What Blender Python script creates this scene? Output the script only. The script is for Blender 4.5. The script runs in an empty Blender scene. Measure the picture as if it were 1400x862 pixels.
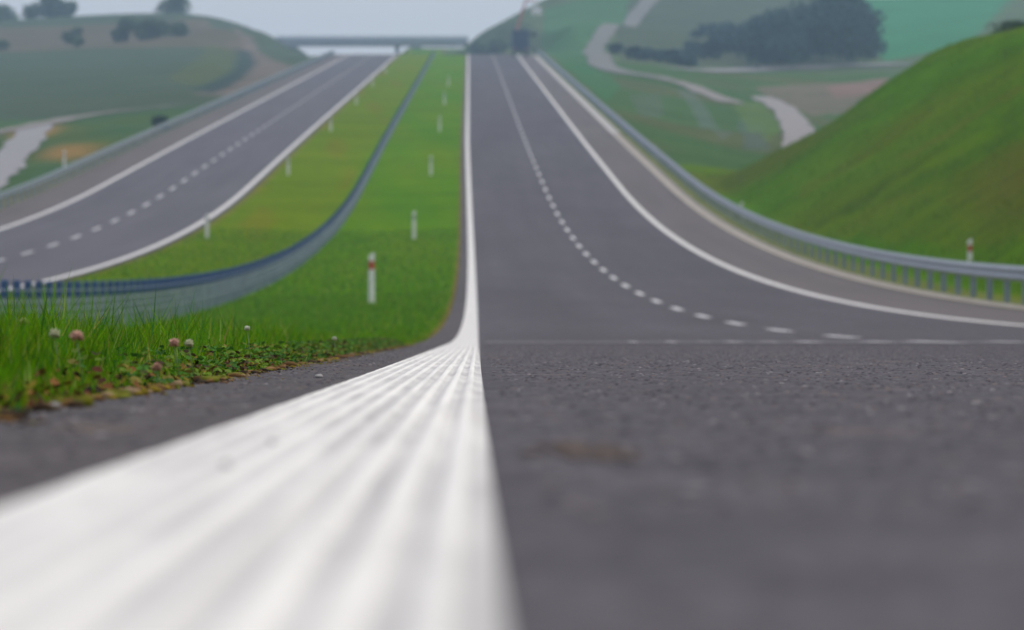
import bpy, bmesh, math, random
import numpy as np
from mathutils import Vector, Matrix

random.seed(11)
RNG = np.random.default_rng(7)
scene = bpy.context.scene
COL = scene.collection

# ------------------------------------------------------------------ survey
# F: focal length in photograph pixels; the camera looks along +Y, level.
F, VX, VY = 7790.0, 653.0, 300.0
CAM_H = 0.082

def smooth(a, b, t):
    t = np.clip((np.asarray(t, float) - a) / (b - a), 0, 1)
    return t * t * (3 - 2 * t)

def zr(d):
    """road height along the motorway: 2% down, a long sag, 4% up, a crest"""
    d = np.asarray(d, float)
    z = -CAM_H - 0.02 * d
    t = np.clip(d - 40, 0, 250)
    z = z + 0.00012 * t * t + 0.06 * np.clip(d - 290, 0, None)
    c = np.clip(d - 868, 0, 330)
    z = z - 0.000085 * c * c - 0.0561 * np.clip(d - 1198, 0, None)
    return z

def xs(d):
    """sideways drift of the alignment"""
    d = np.asarray(d, float)
    return -12.0 * smooth(40, 400, d) * np.clip(d, 0, None) / F - np.clip(d - 930, 0, 400) ** 2 * 0.00016

def pix(px, py, d):
    return ((px - VX) * d / F, d, (VY - py) * d / F)

# ------------------------------------------------------------------ terrain
_C = [
 # left side: verge, side road, big field, skyline
 (0,240,330),(0,215,390),(0,182,450),(0,160,520),(0,120,680),(0,90,850),(0,62,1050),(0,38,1250),
 (-150,250,330),(-200,160,520),(-200,110,700),(-200,60,1050),(-200,30,1250),(-500,100,800),(-500,40,1250),
 (100,225,350),(100,182,440),(100,155,520),(100,120,660),(100,90,850),(100,60,1050),(100,35,1250),
 (200,180,415),(200,152,520),(200,120,640),(200,90,820),(200,60,1050),(200,32,1230),
 (300,128,540),(300,100,700),(300,62,950),(300,24,1150),
 (345,112,610),(350,80,800),(350,48,980),(340,36,1060),
 (395,94,740),(397,76,880),(385,62,980),(375,56,1020),(405,74,960),
 (430,84,1000),(480,86,1010),(520,84,1010),
 # right side: slope below the road, valley with tracks, far hill
 (960,250,305),(900,182,420),(1000,222,380),(1050,205,400),(1000,188,480),(850,131,550),(1050,160,560),
 (1150,190,420),(1300,180,420),(1500,180,420),(1600,130,620),
 (1000,130,660),(900,106,690),(1100,160,570),(1200,125,680),(1350,120,690),
 (1100,98,810),(950,96,810),(850,82,810),(800,72,840),(775,72,860),(800,32,1000),(850,0,1150),
 (950,45,1080),(950,0,1300),(1100,52,1050),(1200,80,900),(1300,62,960),(1200,0,1300),(1400,30,1060),
 (1400,-18,1300),(1600,30,1060),(1600,-20,1300),(2000,60,900),
 (752,50,960),(720,62,950),(690,52,1060),(640,66,1040),(600,68,1040),(560,72,1040),
 (640,66,1110),(600,68,1110),(560,72,1110),(640,66,1180),(600,72,1200),(560,76,1200),(640,70,1300),(560,80,1300),(480,88,1120),(480,92,1300),(420,86,1100),(420,90,1300),(672,56,1150),(672,58,1300),
 (700,34,1150),(700,36,1300),(740,6,1180),(770,-12,1220),
]
_P = [pix(*c) for c in _C]
for d in (-60, 60, 150, 250):
    for X in (-30, -60, -120):
        _P.append((X, d, float(zr(d)) - 1.0))
    for X in (60, 120):
        _P.append((X, d, float(zr(d)) + (1.0 if d < 200 else -1.5)))
for d in list(range(300, 960, 80)):
    _P.append((-25 + float(xs(d)), d, float(zr(d)) - .5)); _P.append((13.5 + float(xs(d)), d, float(zr(d)) - .3))
_P = np.array(_P)
SU, SV = 45.0, 130.0

def _kern(r2):
    return 0.5 * r2 * np.log(r2 + 1e-12)

def _fit():
    u = np.c_[_P[:, 0] / SU, _P[:, 1] / SV]
    n = len(u)
    r2 = ((u[:, None] - u[None]) ** 2).sum(-1)
    K = _kern(r2) + np.eye(n) * 0.02
    Q = np.c_[np.ones(n), u]
    A = np.zeros((n + 3, n + 3)); A[:n, :n] = K; A[:n, n:] = Q; A[n:, :n] = Q.T
    return u, np.linalg.solve(A, np.r_[_P[:, 2], 0, 0, 0])
_U, _W = _fit()

def tps(X, D):
    X = np.atleast_1d(np.asarray(X, float)).ravel(); D = np.atleast_1d(np.asarray(D, float)).ravel()
    out = np.empty(len(X))
    for i in range(0, len(X), 20000):
        q = np.c_[X[i:i+20000] / SU, D[i:i+20000] / SV]
        r2 = ((q[:, None] - _U[None]) ** 2).sum(-1)
        out[i:i+20000] = _kern(r2) @ _W[:-3] + _W[-3] + q @ _W[-2:]
    return out

def cross(Xr):
    """drop below the road plane inside the motorway corridor"""
    Xr = np.asarray(Xr, float)
    pts = [(-30,-.5),(-22.6,-.12),(-21.3,-.05),(-21.2,-.06),(-11.05,-.06),(-10.95,-.015),(-9,-.05),(-5.6,-.16),(-2,-.06),(-.5,-.012),(-.44,-.06),(10.6,-.06),(10.7,-.02),(12.5,-.05),(14,-.15)]
    return np.interp(Xr, [p[0] for p in pts], [p[1] for p in pts])

def ground(X, D):
    shp = np.broadcast(np.asarray(X), np.asarray(D)).shape
    X = np.broadcast_to(np.asarray(X, float), shp).ravel(); D = np.broadcast_to(np.asarray(D, float), shp).ravel()
    Xr = X - xs(D)
    z0 = zr(D) + cross(Xr)
    Xc = np.clip(X, -260, 260); Dc = np.clip(D, -80, 1320)
    T = np.clip(tps(Xc, Dc), -6, 52)
    far = smooth(1320, 1750, D); T = T * (1 - far) + 8 * far
    near = smooth(60, 250, D)                       # calm ground beside the near stretch
    T = (zr(D) - .6) * (1 - near) + T * near
    side = smooth(140, 700, np.abs(X)); T = T * (1 - side * .4) + side * .4 * 6
    w = np.maximum(smooth(22.6, 36, -Xr), smooth(11.6, 19, Xr))
    gone = smooth(960, 1040, D)
    g = z0 * (1 - w) + T * w
    # beyond the crest the ground keeps low so that the sky shows under the bridge
    low = np.minimum(T, zr(np.minimum(D, 1500)) - .1)
    g2 = np.where((Xr > -30) & (Xr < 13), z0, T)
    g = g * (1 - gone) + (z0 * (1 - w) + T * w) * gone
    # bridge approach banks
    ramp = 33.0 - np.clip(np.abs(D - 1104) - 6, 0, None) * .55
    right = ramp - np.clip(-13.5 - X, 0, None) * .8
    left = ramp - np.clip(X + 34.5, 0, None) * .8
    bank = np.maximum(right, left)
    g = np.where((D > 1040) & (D < 1170), np.maximum(g, bank), g)
    # grass cutting on the right of the near stretch
    end = 293 + 5 * np.sin(Xr * .31)
    fall = smooth(0, 34, D - end + np.clip(Xr - 14, 0, 20) * 1.25)
    h = np.clip((Xr - 12.8) * .67, 0, None)
    cap = 8.9 + .02 * np.clip(260 - D, -60, 200)
    h = cap * (1 - np.exp(-(h / cap) ** 1.0 * 1.0)) * .0 + np.where(h < cap * .8, h, cap * .8 + (cap * .2) * (1 - np.exp(-(h - cap * .8) / (cap * .2))))
    h = h + (np.sin(Xr * 1.3 + D * .11) * .06 + np.sin(Xr * .7 - D * .23 + 1.3) * .07) * smooth(13, 15, Xr)
    g_c = zr(D) + cross(np.minimum(Xr, 12.5)) + h
    m = smooth(11.6, 12.8, Xr) * (1 - fall) * (1 - smooth(60, 160, Xr))
    g = g * (1 - m) + g_c * m
    return g.reshape(shp)

def on_ground(px, py, d0=60.0, d1=1320.0):
    """where the line of sight through a point of the photograph meets the ground"""
    d = np.arange(d0, d1, 1.5)
    X = (px - VX) * d / F; Z = (VY - py) * d / F
    hit = np.nonzero(ground(X, d) >= Z)[0]
    i = hit[0] if len(hit) else len(d) - 1
    return float(X[i]), float(d[i])

# ------------------------------------------------------------------ helpers
def tag(o, label=None, cat=None, group=None, kind=None):
    if label: o["label"] = label
    if cat: o["category"] = cat
    if group: o["group"] = group
    if kind: o["kind"] = kind
    return o

def link(name, me, mat=None, parent=None):
    o = bpy.data.objects.new(name, me); COL.objects.link(o)
    if mat is not None: me.materials.append(mat)
    if parent is not None: o.parent = parent
    return o

def empty(name, loc, rz=0):
    o = bpy.data.objects.new(name, None); COL.objects.link(o)
    o.location = loc; o.rotation_euler = (0, 0, rz); o.empty_display_size = .2
    return o

def copy_tree(o, parent=None):
    c = o.copy(); COL.objects.link(c)
    if parent is not None: c.parent = parent
    for ch in list(o.children):
        copy_tree(ch, c)
    return c

def np_mesh(name, verts, faces, smooth_shade=False, cols=None):
    """faces: (n,3) or (n,4) array"""
    verts = np.asarray(verts, np.float32); faces = np.asarray(faces, np.int32)
    me = bpy.data.meshes.new(name)
    k = faces.shape[1]
    me.vertices.add(len(verts)); me.vertices.foreach_set("co", verts.ravel())
    me.loops.add(faces.size); me.loops.foreach_set("vertex_index", faces.ravel())
    me.polygons.add(len(faces)); me.polygons.foreach_set("loop_start", np.arange(0, faces.size, k, dtype=np.int32))
    me.polygons.foreach_set("loop_total", np.full(len(faces), k, np.int32))
    if smooth_shade: me.polygons.foreach_set("use_smooth", np.ones(len(faces), bool))
    if cols is not None:
        a = me.color_attributes.new("cover", 'FLOAT_COLOR', 'POINT')
        a.data.foreach_set("color", np.c_[cols, np.ones(len(cols))].astype(np.float32).ravel())
    me.update(calc_edges=True); me.validate()
    return me

def grid_faces(nr, nc):
    i = np.arange(nr - 1)[:, None] * nc + np.arange(nc - 1)[None]
    i = i.ravel()
    return np.c_[i, i + 1, i + nc + 1, i + nc]

DK = np.unique(np.r_[np.arange(-60, 0, 6.), np.arange(0, 60, .5), np.arange(60, 300, 2.5), np.arange(300, 1300, 4.)])

def ribbon(name, xlist, dz, d0, d1, mat, kind="structure", step=None, parent=None, profile=None):
    d = DK[(DK > d0) & (DK < d1)] if step is None else np.arange(d0 + step, d1, step)
    d = np.r_[d0, d, d1]
    xr = np.asarray(xlist, float)
    X = xr[None] + xs(d)[:, None]; Y = np.repeat(d[:, None], len(xr), 1)
    Z = np.repeat(zr(d)[:, None], len(xr), 1) + dz
    if profile is not None: Z = Z + profile(xr[None] + 0 * Y, Y)
    me = np_mesh(name, np.c_[X.ravel(), Y.ravel(), Z.ravel()], grid_faces(len(d), len(xr)), True)
    o = link(name, me, mat, parent)
    if kind: o["kind"] = kind
    return o

class MB:
    def __init__(s): s.bm = bmesh.new()
    def box(s, c, size, rot=None, bevel=0):
        m = Matrix.Translation(c) @ (rot.to_4x4() if rot else Matrix()) @ Matrix.Diagonal((*size, 1))
        r = bmesh.ops.create_cube(s.bm, size=1, matrix=m)
        if bevel:
            ed = list({e for v in r['verts'] for e in v.link_edges})
            bmesh.ops.bevel(s.bm, geom=ed, offset=bevel, segments=2, affect='EDGES', profile=.6)
        return s
    def tube(s, pts, radii, n=8):
        rings = []
        pts = [Vector(p) for p in pts]
        for i, p in enumerate(pts):
            t = (pts[min(i + 1, len(pts) - 1)] - pts[max(i - 1, 0)]).normalized()
            a = t.cross(Vector((0, 0, 1)))
            if a.length < .05: a = t.cross(Vector((1, 0, 0)))
            a.normalize(); b = t.cross(a)
            r = radii[i] if hasattr(radii, '__len__') else radii
            rings.append([s.bm.verts.new(p + (a * math.cos(2*math.pi*k/n) + b * math.sin(2*math.pi*k/n)) * r) for k in range(n)])
        for q, w in zip(rings, rings[1:]):
            for k in range(n):
                s.bm.faces.new((q[k], q[(k+1) % n], w[(k+1) % n], w[k]))
        s.bm.faces.new(rings[0][::-1]); s.bm.faces.new(rings[-1])
        return s
    def loft(s, sections, closed=True):
        """sections: list of rings of 3-D points"""
        rings = [[s.bm.verts.new(p) for p in r] for r in sections]
        n = len(rings[0])
        for q, w in zip(rings, rings[1:]):
            for k in range(n if closed else n - 1):
                s.bm.faces.new((q[k], q[(k+1) % n], w[(k+1) % n], w[k]))
        if closed:
            s.bm.faces.new(rings[0][::-1]); s.bm.faces.new(rings[-1])
        return s
    def lump(s, c, r, sub=2, jit=.15, scale=(1,1,1), rnd=random):
        g = bmesh.ops.create_icosphere(s.bm, subdivisions=sub, radius=r)
        for v in g['verts']:
            k = 1 + rnd.uniform(-jit, jit)
            v.co = Vector((v.co.x*scale[0]*k, v.co.y*scale[1]*k, v.co.z*scale[2]*k)) + Vector(c)
        return s
    def build(s, name, mat, parent=None, shade=False):
        bmesh.ops.recalc_face_normals(s.bm, faces=s.bm.faces)
        me = bpy.data.meshes.new(name); s.bm.to_mesh(me); s.bm.free()
        if shade:
            for p in me.polygons: p.use_smooth = True
        return link(name, me, mat, parent)

# ------------------------------------------------------------------ materials
def mat(name, col=(.5,.5,.5), rough=.7, metal=0, spec=.5):
    m = bpy.data.materials.new(name); m.use_nodes = True
    b = m.node_tree.nodes["Principled BSDF"]
    b.inputs["Base Color"].default_value = (*col, 1); b.inputs["Roughness"].default_value = rough
    b.inputs["Metallic"].default_value = metal; b.inputs["Specular IOR Level"].default_value = spec
    return m, m.node_tree, b

def N(t, typ, **kw):
    n = t.nodes.new(typ)
    for k, v in kw.items(): setattr(n, k, v)
    return n

def noise(t, co, scale, detail=4, rough=.6, vec_scale=None):
    if vec_scale:
        mp = N(t, 'ShaderNodeMapping'); mp.inputs['Scale'].default_value = vec_scale
        t.links.new(co, mp.inputs['Vector']); co = mp.outputs['Vector']
    n = N(t, 'ShaderNodeTexNoise'); n.inputs['Scale'].default_value = scale
    n.inputs['Detail'].default_value = detail; n.inputs['Roughness'].default_value = rough
    t.links.new(co, n.inputs['Vector'])
    return n.outputs['Fac']

def ramp(t, fac, stops):
    r = N(t, 'ShaderNodeValToRGB'); e = r.color_ramp.elements
    while len(e) < len(stops): e.new(.5)
    for el, (p, c) in zip(e, stops):
        el.position = p; el.color = (*c, 1) if len(c) == 3 else c
    t.links.new(fac, r.inputs['Fac'])
    return r.outputs['Color']

def mix(t, fac, a, b, mode='MIX'):
    m = N(t, 'ShaderNodeMix', data_type='RGBA', blend_type=mode)
    if isinstance(fac, (int, float)): m.inputs[0].default_value = fac
    else: t.links.new(fac, m.inputs[0])
    for s, v in ((6, a), (7, b)):
        if isinstance(v, tuple): m.inputs[s].default_value = (*v, 1)
        else: t.links.new(v, m.inputs[s])
    return m.outputs[2]

def pos(t):
    return N(t, 'ShaderNodeNewGeometry').outputs['Position']

def bump(t, b, h, strength, dist):
    n = N(t, 'ShaderNodeBump'); n.inputs['Strength'].default_value = strength; n.inputs['Distance'].default_value = dist
    t.links.new(h, n.inputs['Height']); t.links.new(n.outputs['Normal'], b.inputs['Normal'])

def asphalt(name, lo, hi, tint, grain=True):
    m, t, b = mat(name, rough=.8, spec=.16)
    p = pos(t)
    big = noise(t, p, .35, 4, .6, (1, .12, 1))
    c = ramp(t, big, [(.3, lo), (.7, hi)])
    wheel = noise(t, p, 1.0, 3, .5, (1.3, .006, 1))
    c = mix(t, 1., c, ramp(t, wheel, [(.3, (.88, .88, .88)), (.7, (1.12, 1.12, 1.13))]), 'MULTIPLY')
    mid = noise(t, p, 7, 4, .65, (1, .6, 1))
    c = mix(t, mid, c, mix(t, .5, c, tint))
    if grain:
        mot = noise(t, p, 11, 3, .6, (1, .35, 1))
        c = mix(t, 1., c, ramp(t, mot, [(.3, (.70, .70, .71)), (.7, (1.26, 1.25, 1.23))]), 'MULTIPLY')
        st = noise(t, p, 4.5, 2, .5, (1, .3, 1))
        c = mix(t, ramp(t, st, [(.64, (0, 0, 0)), (.74, (.6, .6, .6))]), c, (.15, .11, .085))
        v = N(t, 'ShaderNodeTexVoronoi'); v.inputs['Scale'].default_value = 95; t.links.new(p, v.inputs['Vector'])
        g = ramp(t, v.outputs['Color'], [(.0, (.45, .45, .46)), (.6, (1, 1, 1)), (1, (1.9, 1.85, 1.85))])
        c = mix(t, 1.0, c, g, 'MULTIPLY')
        vd = N(t, 'ShaderNodeTexVoronoi', feature='SMOOTH_F1'); vd.inputs['Scale'].default_value = 95; t.links.new(p, vd.inputs['Vector'])
        bump(t, b, vd.outputs['Distance'], .5, .006)
    t.links.new(c, b.inputs['Base Color'])
    return m

M = {}
M['asphalt'] = asphalt('asphalt', (.060, .057, .069), (.086, .082, .095), (.082, .068, .070))
M['asphalt_far'] = asphalt('asphalt_opposite', (.076, .073, .088), (.094, .090, .105), (.09, .08, .09), False)
M['asphalt_edge'] = asphalt('asphalt_margin', (.052, .048, .053), (.08, .073, .077), (.09, .074, .068))
M['shoulder'] = asphalt('shoulder_asphalt', (.09, .08, .082), (.112, .098, .096), (.12, .10, .09), False)
M['joint'] = asphalt('joint_seal', (.105, .102, .114), (.15, .147, .158), (.13, .12, .125))

def paint():
    m, t, b = mat('line_paint', rough=.55)
    p = pos(t)
    a = noise(t, p, 6, 5, .6, (7, .12, 1))
    c = ramp(t, a, [(.28, (.62, .605, .57)), (.5, (.785, .77, .72)), (.7, (.82, .805, .76))])
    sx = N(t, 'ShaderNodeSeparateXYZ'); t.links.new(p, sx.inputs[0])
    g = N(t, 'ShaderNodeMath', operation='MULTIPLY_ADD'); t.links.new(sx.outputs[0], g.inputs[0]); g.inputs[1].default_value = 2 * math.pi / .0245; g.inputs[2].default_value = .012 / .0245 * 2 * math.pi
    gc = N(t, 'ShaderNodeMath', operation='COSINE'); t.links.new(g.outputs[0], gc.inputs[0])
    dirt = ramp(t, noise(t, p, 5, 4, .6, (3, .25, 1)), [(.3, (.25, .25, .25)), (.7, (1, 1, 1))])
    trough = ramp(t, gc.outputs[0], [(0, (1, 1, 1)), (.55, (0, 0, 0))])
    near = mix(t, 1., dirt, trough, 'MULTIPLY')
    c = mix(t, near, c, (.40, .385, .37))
    s = noise(t, p, 22, 3, .5, (1, .25, 1))
    c = mix(t, ramp(t, s, [(.64, (0, 0, 0)), (.74, (.6, .6, .6))]), c, (.34, .33, .32))
    y = noise(t, p, 1.7, 3, .5, (1, .2, 1))
    c = mix(t, ramp(t, y, [(.58, (0, 0, 0)), (.75, (.25, .25, .25))]), c, (.74, .67, .54))
    t.links.new(c, b.inputs['Base Color'])
    bump(t, b, noise(t, p, 60, 4, .6, (1, .3, 1)), .35, .004)
    return m
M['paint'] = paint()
def paint_worn():
    m, t, b = mat('worn_paint', rough=.6)
    c = ramp(t, noise(t, pos(t), 9, 4, .6), [(.35, (.42, .42, .43)), (.6, (.66, .66, .66))])
    t.links.new(c, b.inputs['Base Color']); return m
M['worn'] = paint_worn()

def concrete(name, lo, hi):
    m, t, b = mat(name, rough=.85)
    p = pos(t)
    c = ramp(t, noise(t, p, 1.6, 6, .65), [(.3, lo), (.7, hi)])
    t.links.new(c, b.inputs['Base Color']); bump(t, b, noise(t, p, 25, 4), .3, .01)
    return m
M['gutter'] = concrete('gutter_concrete', (.28, .24, .195), (.46, .42, .36))
M['gutter_new'] = concrete('gutter_concrete_new', (.42, .40, .37), (.55, .53, .50))
M['bridge'] = concrete('bridge_concrete', (.25, .29, .34), (.33, .37, .42))
M['track'] = concrete('dirt_track', (.125, .115, .10), (.23, .20, .175))
M['track_pale'] = concrete('dirt_track_pale', (.15, .14, .13), (.28, .25, .24))
M['track_dull'] = concrete('dirt_track_dull', (.105, .11, .095), (.155, .15, .135))
M['gravel'] = concrete('gravel_road', (.19, .185, .195), (.27, .26, .26))

def terrain_mat():
    m, t, b = mat('ground_cover', rough=1, spec=.0)
    a = N(t, 'ShaderNodeAttribute', attribute_name='cover')
    p = pos(t)
    n1 = noise(t, p, .09, 5, .62); n2 = noise(t, p, .9, 5, .65); n3 = noise(t, p, 9, 4, .6)
    k = mix(t, 1., ramp(t, n1, [(.25, (.78, .80, .72)), (.75, (1.26, 1.18, 1.2))]), ramp(t, n2, [(.2, (.68, .70, .62)), (.8, (1.36, 1.3, 1.4))]), 'MULTIPLY')
    k = mix(t, 1., k, ramp(t, n3, [(.25, (.70, .72, .66)), (.75, (1.35, 1.3, 1.35))]), 'MULTIPLY')
    c = mix(t, 1., a.outputs['Color'], k, 'MULTIPLY')
    t.links.new(c, b.inputs['Base Color'])
    h = N(t, 'ShaderNodeMath', operation='ADD'); t.links.new(n2, h.inputs[0]); t.links.new(n3, h.inputs[1])
    bump(t, b, h.outputs[0], .8, .12)
    return m
M['ground'] = terrain_mat()

def attr_mat(name, rough=.7, trans=.35, spec=.06):
    """leaf matter: colour per blade or leaf, part of the light passes through"""
    m, t, b = mat(name, rough=rough, spec=spec)
    a = N(t, 'ShaderNodeAttribute', attribute_name='cover')
    t.links.new(a.outputs['Color'], b.inputs['Base Color'])
    if trans:
        tr = N(t, 'ShaderNodeBsdfTranslucent'); t.links.new(a.outputs['Color'], tr.inputs['Color'])
        mx = N(t, 'ShaderNodeMixShader'); mx.inputs[0].default_value = trans
        t.links.new(b.outputs[0], mx.inputs[1]); t.links.new(tr.outputs[0], mx.inputs[2])
        t.links.new(mx.outputs[0], t.nodes['Material Output'].inputs['Surface'])
    return m
M['grass'] = attr_mat('grass_blade'); M['leaf'] = attr_mat('leaf', .7, .25, .15); M['litter'] = attr_mat('litter', .9, 0, .1)

def metal(name, lo, hi, rough=.45, met=.6):
    m, t, b = mat(name, rough=rough, metal=met)
    c = ramp(t, noise(t, pos(t), 3, 5, .6), [(.3, lo), (.7, hi)])
    t.links.new(c, b.inputs['Base Color']); return m
M['galv'] = metal('galvanised_steel', (.22, .26, .31), (.33, .37, .42), .5, .4)
M['galv_dull'] = metal('weathered_steel', (.12, .16, .165), (.19, .23, .235), .6, .2)
M['galv_post'] = metal('galvanised_post', (.17, .22, .27), (.27, .33, .38), .55, .3)
M['navy'] = metal('navy_plastic', (.018, .055, .17), (.03, .08, .24), .45, 0)
M['rope'] = metal('wire_rope', (.20, .24, .30), (.30, .34, .40), .5, .5)
def speck(name, lo, hi, rough=.5, sc=12):
    m, t, b = mat(name, rough=rough)
    t.links.new(ramp(t, noise(t, pos(t), sc, 5, .6), [(.3, lo), (.7, hi)]), b.inputs['Base Color']); return m
M['white'] = speck('white_plastic', (.66, .66, .64), (.82, .82, .80))
M['red'] = speck('red_reflector', (.42, .03, .02), (.52, .05, .035), .3)
M['grey'] = speck('grey_reflector', (.30, .31, .31), (.38, .39, .39), .3)
M['bark'] = speck('bark', (.05, .04, .03), (.11, .09, .07), .9, 5)
M['truck_blue'] = speck('truck_paint', (.003, .022, .075), (.006, .035, .10), .45, 2)
M['truck_dark'] = speck('truck_dark', (.02, .02, .025), (.035, .035, .04), .7, 4)
M['boom'] = speck('boom_paint', (.42, .16, .13), (.50, .21, .17), .5, 3)
M['glass'] = speck('cab_glass', (.03, .04, .05), (.05, .06, .07), .1, 1)
M['stem'] = speck('flower_stem', (.08, .16, .03), (.12, .2, .05), .6, 60)
M['stone'] = speck('pebble_stone', (.26, .25, .25), (.42, .41, .40), .8, 150)
M['crumb'] = speck('dark_crumb', (.13, .125, .12), (.2, .19, .18), .9, 200)

# ------------------------------------------------------------------ world, sun, haze, camera
W = bpy.data.worlds.new("World"); scene.world = W; W.use_nodes = True
wt = W.node_tree; bg = wt.nodes['Background']
EL, AZ = math.radians(52), math.radians(80)
sk = wt.nodes.new('ShaderNodeTexSky'); sk.sky_type = 'NISHITA'; sk.sun_disc = False
sk.sun_elevation = EL; sk.sun_rotation = AZ; sk.air_density = 1.0; sk.dust_density = 1.0; sk.ozone_density = 1.0; sk.altitude = 100
# the closed cloud layer in front of most of the clear sky
cl = wt.nodes.new('ShaderNodeMix'); cl.data_type = 'RGBA'; cl.inputs[0].default_value = .65
tc = wt.nodes.new('ShaderNodeTexCoord'); sp = wt.nodes.new('ShaderNodeSeparateXYZ'); wt.links.new(tc.outputs['Generated'], sp.inputs[0])
cr = wt.nodes.new('ShaderNodeMix'); cr.data_type = 'RGBA'; wt.links.new(sp.outputs['Z'], cr.inputs[0])
cr.inputs[6].default_value = (6.3, 6.3, 7.4, 1); cr.inputs[7].default_value = (11.6, 11.0, 10.8, 1)      # an overcast sky brightens towards the zenith
wt.links.new(sk.outputs[0], cl.inputs[6]); wt.links.new(cr.outputs[2], cl.inputs[7])
wt.links.new(cl.outputs[2], bg.inputs['Color'])
bg.inputs['Strength'].default_value = .1
sl = bpy.data.lights.new('sun', 'SUN'); sl.energy = 1.5; sl.angle = math.radians(14); sl.color = (1, .96, .9)
so = bpy.data.objects.new('sun', sl); COL.objects.link(so)
so.rotation_euler = (math.pi/2 - EL, 0, math.pi - AZ); so.location = (50, 0, 70)

vs = scene.view_settings; vs.view_transform = 'Standard'; vs.look = 'None'; vs.gamma = 1; vs.exposure = 0.17; vs.use_curve_mapping = False

cam = bpy.data.cameras.new('camera'); co = bpy.data.objects.new('camera', cam); COL.objects.link(co)
co.location = (0, 0, 0); co.rotation_euler = (math.pi/2, 0, 0)
cam.sensor_width = 36; cam.lens = F / 1400 * 36; cam.shift_x = 47 / 1400; cam.shift_y = -131 / 1400
cam.clip_start = .05; cam.clip_end = 6000
cam.dof.use_dof = True; cam.dof.focus_distance = 12.5; cam.dof.aperture_fstop = (cam.lens / 1000) / .015
scene.camera = co

HAZE = .00031
def haze():
    mb = MB(); x, y0, y1, z0, z1 = 1600, -120, 2300, -12, 80
    mb.box((0, (y0 + y1) / 2, (z0 + z1) / 2), (2 * x, y1 - y0, z1 - z0))
    m = bpy.data.materials.new('haze_air'); m.use_nodes = True; t = m.node_tree
    t.nodes.remove(t.nodes['Principled BSDF'])
    v = t.nodes.new('ShaderNodeVolumePrincipled'); v.inputs['Color'].default_value = (.54, .76, 1, 1)
    v.inputs['Density'].default_value = HAZE; v.inputs['Anisotropy'].default_value = 0
    t.links.new(v.outputs[0], t.nodes['Material Output'].inputs['Volume'])
    o = mb.build('haze', m); o['kind'] = 'stuff'
haze()

cy = scene.cycles
cy.use_denoising = True
try: cy.denoiser = 'OPENIMAGEDENOISE'
except Exception: pass
cy.max_bounces = 6; cy.diffuse_bounces = 3; cy.glossy_bounces = 2; cy.transmission_bounces = 3; cy.volume_bounces = 1; cy.transparent_max_bounces = 8
cy.sample_clamp_indirect = 6

# ------------------------------------------------------------------ ground sheet
XK = np.unique(np.r_[np.arange(-40, -24, 1.), np.arange(-24, -10, .5), -11.05, -10.95, np.arange(-10, -1, .5), -.9, -.75, -.62, -.54, -.5, -.44, 0, 5, 10, 10.6, 10.7, np.arange(11, 28, .3), np.arange(28, 40, .75),
                     -np.geomspace(41, 180, 70), np.geomspace(41, 180, 80), -np.geomspace(190, 1500, 14), np.geomspace(190, 1500, 14)])
DT = np.unique(np.r_[DK, np.geomspace(1310, 2200, 20)])

def inside(poly, X, D):
    poly = np.array(poly); r = np.zeros(len(X), bool); n = len(poly)
    for i in range(n):
        x1, y1 = poly[i]; x2, y2 = poly[(i + 1) % n]
        c = ((y1 > D) != (y2 > D)) & (X < (x2 - x1) * (D - y1) / (y2 - y1 + 1e-9) + x1)
        r ^= c
    return r

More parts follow.
